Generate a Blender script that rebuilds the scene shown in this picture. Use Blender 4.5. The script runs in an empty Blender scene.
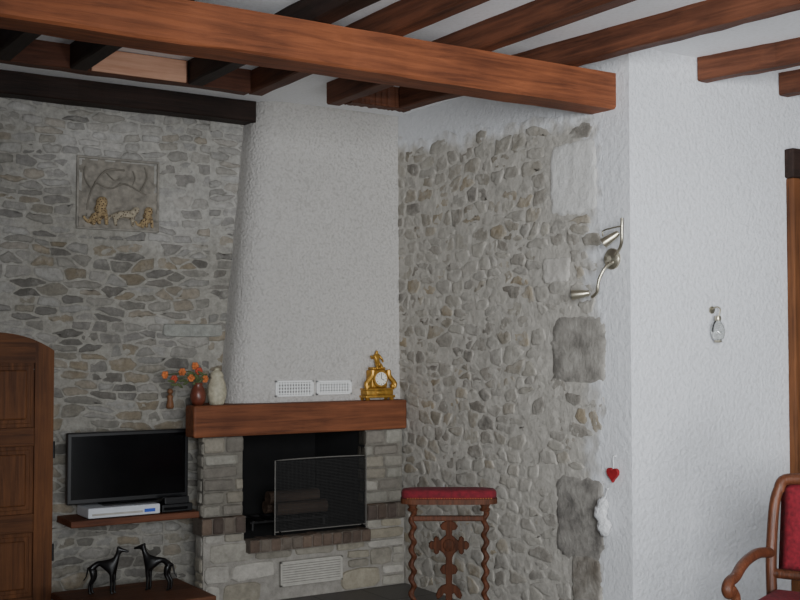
import bpy, bmesh, math, random
from mathutils import Vector, Matrix, noise
PI=math.pi
scene=bpy.context.scene
C=scene.collection
# ---------------------------------------------------------------- camera
F=1150.0
YAW=math.radians(32.6); PITCH=math.atan(45/F)
CAM=Vector((-3.87,-6.295,1.46))
cd=bpy.data.cameras.new('camera'); cam=bpy.data.objects.new('camera',cd); C.objects.link(cam)
cd.sensor_width=36; cd.lens=36*F/800; cam.location=CAM
cam.rotation_euler=(PI/2+PITCH,0,-YAW); scene.camera=cam
RM=cam.rotation_euler.to_matrix()
def ray(px,py): return RM@Vector(((px-400)/F,(300-py)/F,-1))
def onX(px,py,x): d=ray(px,py); return CAM+d*((x-CAM.x)/d.x)
def onY(px,py,y): d=ray(px,py); return CAM+d*((y-CAM.y)/d.y)
def onZ(px,py,z): d=ray(px,py); return CAM+d*((z-CAM.z)/d.z)
# ---------------------------------------------------------------- colour / materials
def lin(c):
    o=[]
    for v in c[:3]:
        v/=255.0
        o.append(v/12.92 if v<=0.04045 else ((v+0.055)/1.055)**2.4)
    return (o[0],o[1],o[2],1)
def newmat(n):
    m=bpy.data.materials.new(n); m.use_nodes=True
    return m,m.node_tree.nodes,m.node_tree.links,m.node_tree.nodes['Principled BSDF']
def bump(nt,ln,src,bs,strength,dist):
    b=nt.new('ShaderNodeBump'); b.inputs['Strength'].default_value=strength; b.inputs['Distance'].default_value=dist
    ln.new(src,b.inputs['Height']); ln.new(b.outputs[0],bs.inputs['Normal'])
def plain(n,c,rough=.5,metal=0,var=.12,scale=30,bmp=0.0,coat=0,spots=None,trans=0):
    m,nt,ln,bs=newmat(n)
    tc=nt.new('ShaderNodeTexCoord'); no=nt.new('ShaderNodeTexNoise'); no.inputs['Scale'].default_value=scale; no.inputs['Detail'].default_value=4
    ln.new(tc.outputs['Object'],no.inputs['Vector'])
    r=nt.new('ShaderNodeValToRGB'); L=lin(c)
    r.color_ramp.elements[0].position=.3; r.color_ramp.elements[1].position=.7
    r.color_ramp.elements[0].color=[L[i]*(1-var) for i in range(3)]+[1]
    r.color_ramp.elements[1].color=[min(1,L[i]*(1+var)) for i in range(3)]+[1]
    ln.new(no.outputs['Fac'],r.inputs[0]); out=r.outputs[0]
    if spots:
        v=nt.new('ShaderNodeTexVoronoi'); v.inputs['Scale'].default_value=spots[1]; ln.new(tc.outputs['Object'],v.inputs['Vector'])
        lt=nt.new('ShaderNodeMath'); lt.operation='LESS_THAN'; lt.inputs[1].default_value=.34; ln.new(v.outputs['Distance'],lt.inputs[0])
        mm=nt.new('ShaderNodeMix'); mm.data_type='RGBA'; ln.new(lt.outputs[0],mm.inputs[0]); ln.new(out,mm.inputs[6]); mm.inputs[7].default_value=lin(spots[0]); out=mm.outputs[2]
    ln.new(out,bs.inputs['Base Color'])
    bs.inputs['Roughness'].default_value=rough; bs.inputs['Metallic'].default_value=metal
    if coat: bs.inputs['Coat Weight'].default_value=coat
    if trans: bs.inputs['Transmission Weight'].default_value=trans
    if bmp: bump(nt,ln,no.outputs['Fac'],bs,bmp,.01)
    return m
def wood(n,c1,c2,axis=0,rough=.6,scale=1.0,grain=18,spec=.22):
    m,nt,ln,bs=newmat(n)
    tc=nt.new('ShaderNodeTexCoord'); mp=nt.new('ShaderNodeMapping')
    s=[grain*scale]*3; s[axis]=.9*scale; mp.inputs['Scale'].default_value=s
    ln.new(tc.outputs['Object'],mp.inputs[0])
    no=nt.new('ShaderNodeTexNoise'); no.inputs['Scale'].default_value=2.2; no.inputs['Detail'].default_value=9; no.inputs['Roughness'].default_value=.66; no.inputs['Distortion'].default_value=.6
    ln.new(mp.outputs[0],no.inputs['Vector'])
    n2=nt.new('ShaderNodeTexNoise'); n2.inputs['Scale'].default_value=2.6; n2.inputs['Detail'].default_value=6; ln.new(tc.outputs['Object'],n2.inputs['Vector'])
    mx=nt.new('ShaderNodeMath'); mx.operation='MULTIPLY_ADD'; mx.inputs[1].default_value=.4
    ln.new(n2.outputs['Fac'],mx.inputs[0])
    ad=nt.new('ShaderNodeMath'); ad.operation='MULTIPLY'; ad.inputs[1].default_value=.62; ln.new(no.outputs['Fac'],ad.inputs[0]); ln.new(ad.outputs[0],mx.inputs[2])
    r=nt.new('ShaderNodeValToRGB'); r.color_ramp.elements[0].position=.38; r.color_ramp.elements[1].position=.64
    r.color_ramp.elements[0].color=lin(c2); r.color_ramp.elements[1].color=lin(c1)
    ln.new(mx.outputs[0],r.inputs[0]); ln.new(r.outputs[0],bs.inputs['Base Color'])
    bs.inputs['Roughness'].default_value=rough; bs.inputs['Specular IOR Level'].default_value=spec
    bump(nt,ln,no.outputs['Fac'],bs,.45,.008)
    return m
def roughcast(n,c,scale=48,strength=.7,dist=.018,dark=.88):
    m,nt,ln,bs=newmat(n)
    tc=nt.new('ShaderNodeTexCoord')
    a=nt.new('ShaderNodeTexNoise'); a.inputs['Scale'].default_value=scale; a.inputs['Detail'].default_value=6; a.inputs['Roughness'].default_value=.7
    b=nt.new('ShaderNodeTexVoronoi'); b.inputs['Scale'].default_value=scale*.9
    ln.new(tc.outputs['Object'],a.inputs['Vector']); ln.new(tc.outputs['Object'],b.inputs['Vector'])
    s=nt.new('ShaderNodeMath'); s.operation='SUBTRACT'; ln.new(a.outputs['Fac'],s.inputs[0])
    k=nt.new('ShaderNodeMath'); k.operation='MULTIPLY'; k.inputs[1].default_value=.35; ln.new(b.outputs['Distance'],k.inputs[0]); ln.new(k.outputs[0],s.inputs[1])
    big=nt.new('ShaderNodeTexNoise'); big.inputs['Scale'].default_value=1.6; big.inputs['Detail'].default_value=3; ln.new(tc.outputs['Object'],big.inputs['Vector'])
    r=nt.new('ShaderNodeValToRGB'); L=lin(c)
    r.color_ramp.elements[0].position=.3; r.color_ramp.elements[1].position=.7
    r.color_ramp.elements[0].color=[x*.94 for x in L[:3]]+[1]; r.color_ramp.elements[1].color=L
    ln.new(big.outputs['Fac'],r.inputs[0])
    r3=nt.new('ShaderNodeValToRGB'); r3.color_ramp.elements[0].position=.12; r3.color_ramp.elements[1].position=.36
    r3.color_ramp.elements[0].color=(dark,dark*.995,dark*.985,1); r3.color_ramp.elements[1].color=(1.02,1.02,1.02,1)
    ln.new(s.outputs[0],r3.inputs[0])
    mu=nt.new('ShaderNodeMix'); mu.data_type='RGBA'; mu.blend_type='MULTIPLY'; mu.inputs[0].default_value=1
    ln.new(r.outputs[0],mu.inputs[6]); ln.new(r3.outputs[0],mu.inputs[7])
    ln.new(mu.outputs[2],bs.inputs['Base Color'])
    bs.inputs['Roughness'].default_value=.95
    bump(nt,ln,s.outputs[0],bs,strength,dist)
    return m
def stonemat(n,mortar,cover=0.0,cscale=9,strength=.6,lo=.72,hi=1.2,nscale=22,dist=.02,width=.17):
    m,nt,ln,bs=newmat(n)
    at=nt.new('ShaderNodeAttribute'); at.attribute_name='Col'
    tc=nt.new('ShaderNodeTexCoord')
    no=nt.new('ShaderNodeTexNoise'); no.inputs['Scale'].default_value=nscale; no.inputs['Detail'].default_value=10; no.inputs['Roughness'].default_value=.72
    ln.new(tc.outputs['Object'],no.inputs['Vector'])
    r=nt.new('ShaderNodeValToRGB'); r.color_ramp.elements[0].position=.3; r.color_ramp.elements[1].position=.7
    r.color_ramp.elements[0].color=(lo,lo*.99,lo*.97,1); r.color_ramp.elements[1].color=(hi,hi*.99,hi*.98,1)
    ln.new(no.outputs['Fac'],r.inputs[0])
    mu=nt.new('ShaderNodeMix'); mu.data_type='RGBA'; mu.blend_type='MULTIPLY'
    fa=nt.new('ShaderNodeMath'); fa.operation='MULTIPLY_ADD'; fa.inputs[1].default_value=.85; fa.inputs[2].default_value=.15
    ln.new(at.outputs['Alpha'],fa.inputs[0]); ln.new(fa.outputs[0],mu.inputs[0])
    out=at.outputs['Color']
    if cover>0:
        n2=nt.new('ShaderNodeTexNoise'); n2.inputs['Scale'].default_value=cscale; n2.inputs['Detail'].default_value=10; n2.inputs['Roughness'].default_value=.72
        ln.new(tc.outputs['Object'],n2.inputs['Vector'])
        r2=nt.new('ShaderNodeValToRGB'); p0=.66-cover*.32; r2.color_ramp.elements[0].position=p0; r2.color_ramp.elements[1].position=p0+width
        r2.color_ramp.elements[0].color=(0,0,0,1); r2.color_ramp.elements[1].color=(.85,.85,.85,1)
        ln.new(n2.outputs['Fac'],r2.inputs[0])
        # alpha of Col is 0 on plaster: the mortar wash stays off it
        ml=nt.new('ShaderNodeMath'); ml.operation='MULTIPLY'; ln.new(r2.outputs[0],ml.inputs[0]); ln.new(at.outputs['Alpha'],ml.inputs[1])
        mm=nt.new('ShaderNodeMix'); mm.data_type='RGBA'; ln.new(ml.outputs[0],mm.inputs[0]); ln.new(at.outputs['Color'],mm.inputs[6]); mm.inputs[7].default_value=lin(mortar)
        out=mm.outputs[2]
    ln.new(out,mu.inputs[6]); ln.new(r.outputs[0],mu.inputs[7]); ln.new(mu.outputs[2],bs.inputs['Base Color'])
    bs.inputs['Roughness'].default_value=1; bs.inputs['Specular IOR Level'].default_value=.05
    bump(nt,ln,no.outputs['Fac'],bs,strength,dist)
    return m
M={}
M['plaster']=roughcast('white_roughcast',(226,227,230),48,.7,.016,.92)
M['hood']=roughcast('grey_roughcast',(212,208,203),66,.85,.022,.82)
M['ceil']=roughcast('ceiling_plaster',(248,249,251),60,.25,.005,.95)
M['stoneL']=stonemat('rubble_left',(172,169,162),.46,8,.8,.66,1.16,30,.015,.22)
M['stoneR']=stonemat('rubble_right',(190,186,178),.80,7,.8,.76,1.12,24,.015,.26)
M['stoneF']=stonemat('fireplace_stone',(165,160,150),.1,8)
M['beam']=wood('reddish_beam',(150,89,58),(92,53,36))
M['joist']=wood('joist_wood',(114,70,50),(64,39,29))
M['trim']=wood('pale_trimmer',(112,71,54),(62,39,31))
M['litface']=wood('lit_face_wood',(232,186,158),(196,144,116))  # paler wood colour, stands for light on the trimmer face
M['dark']=wood('dark_oak',(56,41,35),(30,23,20))
M['mantel']=wood('mantel_wood',(138,84,56),(80,47,33))
M['door']=wood('door_wood',(126,80,48),(74,46,30),axis=2)
M['doorx']=wood('door_rail_wood',(120,76,46),(70,44,29),axis=0)
M['shelf']=wood('shelf_wood',(124,78,56),(78,47,35))
M['bench']=wood('bench_wood',(112,72,51),(62,40,30))
M['walnut']=wood('walnut_turned',(92,53,34),(46,27,18),axis=2,rough=.6,scale=2,spec=.2)
M['splat']=wood('walnut_splat',(84,48,31),(46,27,18),axis=2,rough=.7,scale=2,spec=.1)
M['chairw']=wood('chair_walnut',(112,66,43),(58,33,22),axis=2,rough=.42,scale=2,spec=.4)
M['velvet']=plain('red_velvet',(118,20,34),.85,0,.35,60,.2)
M['velvetd']=plain('dark_red_velvet',(94,13,25),.95,0,.35,60,.2)
M['black']=plain('black_plastic',(16,16,18),.35,0,.1)
M['screen']=plain('dark_screen',(6,6,8),.12,0,.05)
M['white']=plain('white_plastic',(210,213,218),.4,0,.04)
M['blue']=plain('blue_display',(60,90,190),.3,0,.05)
M['soot']=plain('soot',(13,12,12),.95,0,.4,8,.4)
M['iron']=plain('dark_iron',(46,45,45),.55,.6,.2)
M['mesh']=plain('dark_wire',(50,49,48),.8,.0,.15)
M['sframe']=plain('dull_screen_frame',(108,105,100),.6,.1,.1)
M['log']=wood('charred_log',(98,80,67),(54,43,36))
M['bronze']=plain('dark_bronze',(22,20,20),.35,.2,.3)
M['gilt']=plain('gilt_metal',(190,146,68),.42,.7,.3,40)
M['dial']=plain('enamel_dial',(236,232,220),.3,0,.03)
M['nickel']=plain('brushed_brass',(178,171,152),.3,.85,.1)
M['glass']=plain('frosted_glass',(215,215,208),.2,0,.03)
M['clear']=plain('clear_glass',(226,228,226),.06,0,.02,trans=.75)
M['vase']=plain('terracotta_glaze',(104,54,40),.35,0,.25)
M['cream']=plain('cream_ceramic',(176,169,147),.6,0,.22,40,.6)
M['orange']=plain('orange_petal',(200,112,58),.7,0,.3)
M['redp']=plain('red_petal',(172,70,46),.7,0,.3)
M['stem']=plain('green_stem',(74,84,46),.7,0,.3)
M['brown']=plain('brown_carved',(128,86,56),.6,0,.3)
M['relief']=plain('grey_relief_stone',(140,134,124),.95,0,.3,26,.8)
M['reliefr']=plain('relief_rim_stone',(148,143,134),.95,0,.3,20,.8)
M['reliefd']=plain('branch_relief_stone',(122,116,106),.95,0,.28,18,.6)
M['tawny']=plain('tawny_painted_stone',(164,142,106),.95,0,.35,50,.3,spots=((88,70,54),75))
M['pale']=plain('pale_painted_stone',(170,159,138),.95,0,.3,50,.3,spots=((92,78,64),75))
M['heart']=plain('red_felt',(150,26,34),.7,0,.2)
M['wool']=plain('white_wool',(222,222,222),.95,0,.1,80,.8)
M['grille']=plain('white_grille',(232,232,230),.5,0,.03)
M['greyg']=plain('grey_grille',(176,172,163),.75,.0,.1)
M['gap']=plain('grille_gap',(92,90,87),.9,0,.1)
M['gapd']=plain('dull_grille_gap',(108,105,99),.9,0,.1)
def floormat():
    m,nt,ln,bs=newmat('slate_floor')
    tc=nt.new('ShaderNodeTexCoord'); br=nt.new('ShaderNodeTexBrick'); ln.new(tc.outputs['Object'],br.inputs['Vector'])
    br.offset=0; br.inputs['Scale'].default_value=1; br.inputs['Brick Width'].default_value=.33; br.inputs['Row Height'].default_value=.33; br.inputs['Mortar Size'].default_value=.006
    br.inputs['Color1'].default_value=lin((100,97,93)); br.inputs['Color2'].default_value=lin((86,83,80)); br.inputs['Mortar'].default_value=lin((60,57,54))
    ln.new(br.outputs['Color'],bs.inputs['Base Color']); bs.inputs['Roughness'].default_value=.5
    return m
M['floor']=floormat()
# ---------------------------------------------------------------- object helpers
def mw(o):
    m=Matrix.Translation(o.location)@o.rotation_euler.to_matrix().to_4x4()
    return mw(o.parent)@m if o.parent else m
def tag(o,label=None,cat=None,group=None,kind=None):
    if label: o['label']=label
    if cat: o['category']=cat
    if group: o['group']=group
    if kind: o['kind']=kind
    return o
def obj(name,bm,mat,parent=None,world=False,smooth=None,mats=None,keep=False):
    loc=None
    if parent is not None and world: bmesh.ops.transform(bm,matrix=mw(parent).inverted(),verts=bm.verts)
    elif parent is None and not keep:
        xs=[v.co for v in bm.verts]
        lo=Vector((min(v.x for v in xs),min(v.y for v in xs),min(v.z for v in xs))); hi=Vector((max(v.x for v in xs),max(v.y for v in xs),max(v.z for v in xs)))
        loc=Vector(((lo.x+hi.x)/2,(lo.y+hi.y)/2,lo.z)); bmesh.ops.translate(bm,vec=-loc,verts=bm.verts)
    me=bpy.data.meshes.new(name)
    bm.normal_update(); bm.to_mesh(me); bm.free()
    if smooth is not None:
        me.polygons.foreach_set('use_smooth',[True]*len(me.polygons))
        if smooth<180:
            try: me.set_sharp_from_angle(angle=math.radians(smooth))
            except Exception: pass
    for mm in (mats or [mat]): me.materials.append(mm)
    o=bpy.data.objects.new(name,me); C.objects.link(o)
    if loc is not None: o.location=loc
    if parent is not None: o.parent=parent
    return o
def thing(name,label,cat,loc=(0,0,0),rz=0,group=None):
    o=bpy.data.objects.new(name,None); o.empty_display_size=.1; C.objects.link(o); o.location=loc; o.rotation_euler=(0,0,rz)
    return tag(o,label,cat,group)
def B(): return bmesh.new()
def box(bm,lo,hi,bev=0,seg=2,M4=None):
    lo=Vector(lo); hi=Vector(hi)
    g=bmesh.ops.create_cube(bm,size=1.0)
    vs=g['verts']; s=hi-lo; c=(lo+hi)/2
    for v in vs: v.co=Vector((v.co.x*s.x,v.co.y*s.y,v.co.z*s.z))+c
    if M4 is not None: bmesh.ops.transform(bm,matrix=M4,verts=vs)
    if bev>0:
        es=list({e for v in vs for e in v.link_edges})
        bmesh.ops.bevel(bm,geom=es,offset=bev,segments=seg,profile=.5,affect='EDGES',clamp_overlap=True)
def pad(bm,hw,hd,z0,z1,p=5,n=48):
    """cushion with rounded ends: superellipse outline, domed section"""
    h=z1-z0; rings=[]
    for s,t in ((.93,0),(.985,.12),(1,.35),(1,.6),(.97,.82),(.90,.95),(.7,1.02),(.35,1.05)):
        rings.append([bm.verts.new((math.copysign(abs(math.cos(a))**(2/p),math.cos(a))*(hw-(1-s)*hd*1.3),math.copysign(abs(math.sin(a))**(2/p),math.sin(a))*hd*s,z0+h*t)) for a in [2*PI*k/n for k in range(n)]])
    for A,Bq in zip(rings,rings[1:]):
        for k in range(n): bm.faces.new((A[k],A[(k+1)%n],Bq[(k+1)%n],Bq[k]))
    bm.faces.new(rings[0][::-1]); bm.faces.new(rings[-1])
def tube(bm,pts,r,seg=10,closed=False,cap=True,flat=1.0):
    pts=[Vector(p) for p in pts]; n=len(pts)
    rr=r if isinstance(r,(list,tuple)) else [r]*n
    up=None; rings=[]
    for i,p in enumerate(pts):
        if closed: t=(pts[(i+1)%n]-pts[i-1])
        else: t=(pts[min(i+1,n-1)]-pts[max(i-1,0)])
        t.normalize()
        if up is None:
            a=Vector((0,0,1)) if abs(t.z)<.9 else Vector((0,1,0))
            up=(a-t*a.dot(t)).normalized()
        else: up=(up-t*up.dot(t)).normalized()
        s=t.cross(up)
        rings.append([bm.verts.new(p+(up*math.cos(k*2*PI/seg)+s*math.sin(k*2*PI/seg)*flat)*rr[i]) for k in range(seg)])
    for i in range(n if closed else n-1):
        a=rings[i]; b=rings[(i+1)%n]
        for k in range(seg): bm.faces.new((a[k],b[k],b[(k+1)%seg],a[(k+1)%seg])[::-1])
    if cap and not closed:
        bm.faces.new(rings[0]); bm.faces.new(rings[-1][::-1])
def smoothpath(ps,n=6):
    ps=[Vector(p) for p in ps]; out=[]
    for i in range(len(ps)-1):
        p0=ps[max(i-1,0)];p1=ps[i];p2=ps[i+1];p3=ps[min(i+2,len(ps)-1)]
        for k in range(n):
            t=k/n
            out.append(.5*((2*p1)+(p2-p0)*t+(2*p0-5*p1+4*p2-p3)*t*t+(-p0+3*p1-3*p2+p3)*t**3))
    out.append(ps[-1]); return out
def lathe(bm,prof,seg=20,c=(0,0,0),M4=None):
    rings=[]; c=Vector(c); allv=[]
    for r,z in prof:
        ring=[bm.verts.new(Vector((max(r,.0004)*math.cos(k*2*PI/seg),max(r,.0004)*math.sin(k*2*PI/seg),z))) for k in range(seg)]
        rings.append(ring); allv+=ring
    for a,b in zip(rings,rings[1:]):
        for k in range(seg): bm.faces.new((a[k],a[(k+1)%seg],b[(k+1)%seg],b[k]))
    bm.faces.new(rings[0][::-1]); bm.faces.new(rings[-1])
    bmesh.ops.transform(bm,matrix=Matrix.Translation(c)@(M4 if M4 is not None else Matrix.Identity(4)),verts=allv)
def ball(bm,c,r,seg=12,sc=(1,1,1),M4=None):
    g=bmesh.ops.create_uvsphere(bm,u_segments=seg,v_segments=max(6,seg*2//3),radius=1)
    m=Matrix.Translation(Vector(c))@(M4 if M4 is not None else Matrix.Identity(4))@Matrix.Diagonal((r*sc[0],r*sc[1],r*sc[2],1))
    bmesh.ops.transform(bm,matrix=m,verts=g['verts'])
def prism(bm,pts,O,U,V,N,t):
    O=Vector(O);U=Vector(U);V=Vector(V);N=Vector(N)
    a=[bm.verts.new(O+U*p[0]+V*p[1]) for p in pts]; b=[bm.verts.new(O+U*p[0]+V*p[1]+N*t) for p in pts]
    n=len(pts)
    fs_=[bm.faces.new(a[::-1]),bm.faces.new(b)]
    for i in range(n): fs_.append(bm.faces.new((a[i],a[(i+1)%n],b[(i+1)%n],b[i])))
    bmesh.ops.recalc_face_normals(bm,faces=fs_)
def skin(name,verts,edges,rad,mat,parent=None,loc=None,rz=0,scale=1,sub=2):
    me=bpy.data.meshes.new(name); me.from_pydata([Vector(v)*scale for v in verts],edges,[])
    o=bpy.data.objects.new(name,me); C.objects.link(o)
    o.modifiers.new('skin','SKIN'); s=o.modifiers.new('sub','SUBSURF'); s.levels=sub; s.render_levels=sub
    for i,sv in enumerate(me.skin_vertices[0].data):
        q=rad[i]*scale; sv.radius=(q,q); sv.use_root=(i==0)
    bpy.context.view_layer.update()
    dg=bpy.context.evaluated_depsgraph_get()
    m2=bpy.data.meshes.new_from_object(o.evaluated_get(dg)); o.modifiers.clear(); o.data=m2; m2.name=name
    m2.materials.clear(); m2.materials.append(mat); m2.polygons.foreach_set('use_smooth',[True]*len(m2.polygons))
    if loc is not None: o.location=loc
    o.rotation_euler=(0,0,rz)
    if parent is not None: o.parent=parent
    return o
# ---------------------------------------------------------------- rubble
def cface(bm,lay,vs,col):
    f=bm.faces.new(vs)
    if isinstance(col,list):
        for l,c in zip(f.loops,col): l[lay]=c
    else:
        for l in f.loops: l[lay]=col
    return f
def cquad(bm,lay,O,U,V,u0,u1,v0,v1,col):
    cface(bm,lay,[bm.verts.new(O+U*a+V*b) for a,b in ((u0,v0),(u1,v0),(u1,v1),(u0,v1))],col)
def cbox(bm,lay,lo,hi,col):
    x0,y0,z0=lo;x1,y1,z1=hi
    v=[bm.verts.new(p) for p in ((x0,y0,z0),(x1,y0,z0),(x1,y1,z0),(x0,y1,z0),(x0,y0,z1),(x1,y0,z1),(x1,y1,z1),(x0,y1,z1))]
    for q in ((3,2,1,0),(4,5,6,7),(0,1,5,4),(1,2,6,5),(2,3,7,6),(3,0,4,7)): cface(bm,lay,[v[i] for i in q],col)
def mgrid(bm,lay,O,U,V,N,u0,u1,v0,v1,du,off,col,lim=None):
    """mortar bed as an uneven surface; stones are half buried in it"""
    nu=max(1,int((u1-u0)/du)); nv=max(1,int((v1-v0)/du)); R=[]
    for i in range(nu+1):
        row=[]
        for k in range(nv+1):
            u=u0+(u1-u0)*i/nu; v=v0+(v1-v0)*k/nv
            ok=True
            if lim: u,v,ok=lim(u,v)
            row.append((bm.verts.new(O+U*u+V*v+N*off(u,v)),col(u,v),ok))
        R.append(row)
    for i in range(nu):
        for k in range(nv):
            q=(R[i][k],R[i+1][k],R[i+1][k+1],R[i][k+1])
            if not any(x[2] for x in q): continue
            f=cface(bm,lay,[x[0] for x in q],[x[1] for x in q]); f.smooth=True
    loose=[x[0] for r in R for x in r if not x[0].link_faces]
    for v in loose: bm.verts.remove(v)
def one_stone(bm,lay,O,U,V,N,a,b,c,d,depth,col,rnd,pw=(2.6,5),jit=.06,rot=.05,n=14,wob=None,clamp=None,flat=False):
    cu=(a+b)/2; cv=(c+d)/2; hw=(b-a)/2; hh=(d-c)/2; p=rnd.uniform(*pw); th=rnd.uniform(-rot,rot)
    js=[1+rnd.uniform(-jit,jit*.6) for _ in range(n)]
    dep=depth*rnd.uniform(.5,1.3); tilt=rnd.uniform(-.25,.25)
    rings=[]
    for s,dd in (((1,-.003),(.95,dep*.8),(.85,dep),(.4,dep)) if flat else ((1,-.002),(.93,dep*.55),(.72,dep*.92),(.35,dep))):
        ring=[]
        for k in range(n):
            t=(k+.5)*2*PI/n; ct=math.cos(t); st=math.sin(t)
            x=math.copysign(abs(ct)**(2/p),ct)*hw*js[k]*s; y=math.copysign(abs(st)**(2/p),st)*hh*js[(k*5)%n]*s
            u=cu+x*math.cos(th)-y*math.sin(th); v=cv+x*math.sin(th)+y*math.cos(th)
            if clamp: u=min(max(u,clamp[0]),clamp[1]); v=min(max(v,clamp[2]),clamp[3])
            ring.append(bm.verts.new(O+U*u+V*v+N*(dd*(1+tilt*(y/max(hh,.001))))))
        rings.append(ring)
    for r1,r2 in zip(rings,rings[1:]):
        for k in range(n): cface(bm,lay,(r1[k],r1[(k+1)%n],r2[(k+1)%n],r2[k]),col)
    cface(bm,lay,rings[-1],col)
def pick(cols,rnd,var=.12):
    c=lin(rnd.choice(cols)); k=1+rnd.uniform(-var,var)
    return (c[0]*k,c[1]*k,c[2]*k,1)
def rubble(bm,lay,O,U,V,N,u0,u1,v0,v1,cols,rnd,rh=(.06,.13),ln=(.12,.36),gap=.008,depth=.016,keep=None,pw=(2.6,5),jit=.06,split=.3,flat=False):
    v=v0
    while v<v1-.02:
        h=rnd.uniform(*rh)
        if v+h>v1-.03: h=v1-v
        u=u0-rnd.uniform(0,ln[0])
        while u<u1:
            l=rnd.uniform(*ln); a=max(u,u0); b=min(u+l,u1); u+=l
            if b-a<.035: continue
            cells=[(v,v+h)]
            if h>.08 and rnd.random()<split:
                k=rnd.uniform(.35,.65); cells=[(v,v+h*k),(v+h*k,v+h)]
            for c,d in cells:
                if keep and not keep((a+b)/2,(c+d)/2): continue
                g=gap*rnd.uniform(.5,1.6)
                one_stone(bm,lay,O,U,V,N,a+g,b-g,c+g*.8,d-g*.8,depth,pick(cols,rnd),rnd,pw,jit,.04,14,None,(u0,u1,v0-.02,v1),flat)
        v+=h
def clip(poly,nx,ny,c):      # keep nx*x+ny*y<=c
    out=[]; n=len(poly)
    for i in range(n):
        p=poly[i]; q=poly[(i+1)%n]; dp=nx*p[0]+ny*p[1]-c; dq=nx*q[0]+ny*q[1]-c
        if dp<=0: out.append(p)
        if (dp<0)!=(dq<0):
            t=dp/(dp-dq); out.append((p[0]+(q[0]-p[0])*t,p[1]+(q[1]-p[1])*t))
    return out
def fitted(bm,lay,O,U,V,N,u0,u1,v0,v1,rnd,rh,ln,aspect,ju,jv,drop,gap,depth,colf,keep,wob,rag=.006,fill=1.0,chaik=.18,base=0.0,und=.004,mort=None,blend=0):
    """closely fitted irregular stones: cells of a stretched Voronoi diagram over wavering courses"""
    pts=[]; v=v0-.06
    while v<v1+.06:
        h=rnd.uniform(*rh); u=u0-.3-rnd.uniform(0,.2)
        while u<u1+.3:
            l=ln[0]+(ln[1]-ln[0])*rnd.random()**1.6
            if rnd.random()>drop:
                if h>rh[0]*1.6 and rnd.random()<.22:
                    pts.append(((u+l*.5)/aspect,v+h*.25)); pts.append(((u+l*.5+rnd.uniform(-.03,.03))/aspect,v+h*.75))
                else: pts.append(((u+l/2+rnd.uniform(-ju,ju)*l)/aspect,v+h/2+rnd.uniform(-jv,jv)*h))
            u+=l
        v+=h
    G=.12; grid={}
    for i,p in enumerate(pts): grid.setdefault((int(p[0]//G),int(p[1]//G)),[]).append(i)
    for i,p in enumerate(pts):
        if not(u0<p[0]*aspect<u1 and v0<p[1]<v1): continue
        if keep and not keep(p[0]*aspect,p[1]): continue
        if rnd.random()>fill: continue
        gx,gy=int(p[0]//G),int(p[1]//G); nb=[]
        for a in range(-3,4):
            for c in range(-3,4):
                for j in grid.get((gx+a,gy+c),()):
                    if j!=i: nb.append((math.hypot(pts[j][0]-p[0],pts[j][1]-p[1]),j))
        nb.sort()
        poly=[(p[0]-.16,p[1]-.14),(p[0]+.16,p[1]-.14),(p[0]+.16,p[1]+.14),(p[0]-.16,p[1]+.14)]
        g=gap*rnd.uniform(.5,1.6)
        for d,j in nb:
            if d<1e-4: continue
            if d*.5>.25: break
            q=pts[j]; nx=(q[0]-p[0])/d; ny=(q[1]-p[1])/d
            poly=clip(poly,nx,ny,nx*p[0]+ny*p[1]+d*.5-g*math.hypot(nx/aspect,ny))
            if len(poly)<3: break
        if len(poly)<3: continue
        poly=[(x*aspect,y) for x,y in poly]
        ch=[]
        for k in range(len(poly)):
            a=poly[k]; c=poly[(k+1)%len(poly)]
            ch.append((a[0]+(c[0]-a[0])*chaik,a[1]+(c[1]-a[1])*chaik)); ch.append((c[0]+(a[0]-c[0])*chaik,c[1]+(a[1]-c[1])*chaik))
        out=[]
        for k in range(len(ch)):
            a=ch[k]; c=ch[(k+1)%len(ch)]; m=max(1,int(math.hypot(c[0]-a[0],c[1]-a[1])/.022))
            for t in range(m): out.append((a[0]+(c[0]-a[0])*t/m,a[1]+(c[1]-a[1])*t/m))
        cx=sum(x for x,y in out)/len(out); cy=sum(y for x,y in out)/len(out)
        if max(x for x,y in out)-min(x for x,y in out)<.025 or max(y for x,y in out)-min(y for x,y in out)<.016: continue
        out=[(x+rag*noise.noise(Vector((x*38,y*38,i*.7))),y+rag*.8*noise.noise(Vector((x*38,y*38,i*.7+40)))) for x,y in out]
        col=colf(cx,cy); dep=base+depth*rnd.uniform(.2,1.5); tu=rnd.uniform(-.025,.025); tv=rnd.uniform(-.04,.04)
        rings=[]; n=len(out); cols=[]
        for ri,(s,dd) in enumerate(((1,-.004),(.94,dep*.6),(.80,dep),(.42,dep*1.05))):
            ring=[]; w=blend*(.95,.6,.15,0)[ri] if mort else 0
            for x,y in out:
                X=cx+(x-cx)*s; Y=cy+(y-cy)*s; off=dd+(tu*(X-cx)+tv*(Y-cy) if dd>0 else 0)+(und*noise.noise(Vector((X*25,Y*25,i))) if dd>0 else 0)
                X=min(max(X,u0),u1); Y=min(max(Y+(wob(X,Y) if wob else 0),v0),v1)
                ring.append(bm.verts.new(O+U*X+V*Y+N*off))
            rings.append(ring)
            cols.append(tuple(col[q]*(1-w)+mort[q]*w for q in range(3))+(1,) if w else col)
        for ri in range(3):
            r1,r2=rings[ri],rings[ri+1]; c1,c2=cols[ri],cols[ri+1]
            for k in range(n): cface(bm,lay,(r1[k],r1[(k+1)%n],r2[(k+1)%n],r2[k]),[c1,c1,c2,c2]).smooth=True
        cface(bm,lay,rings[-1],col).smooth=True
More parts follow.
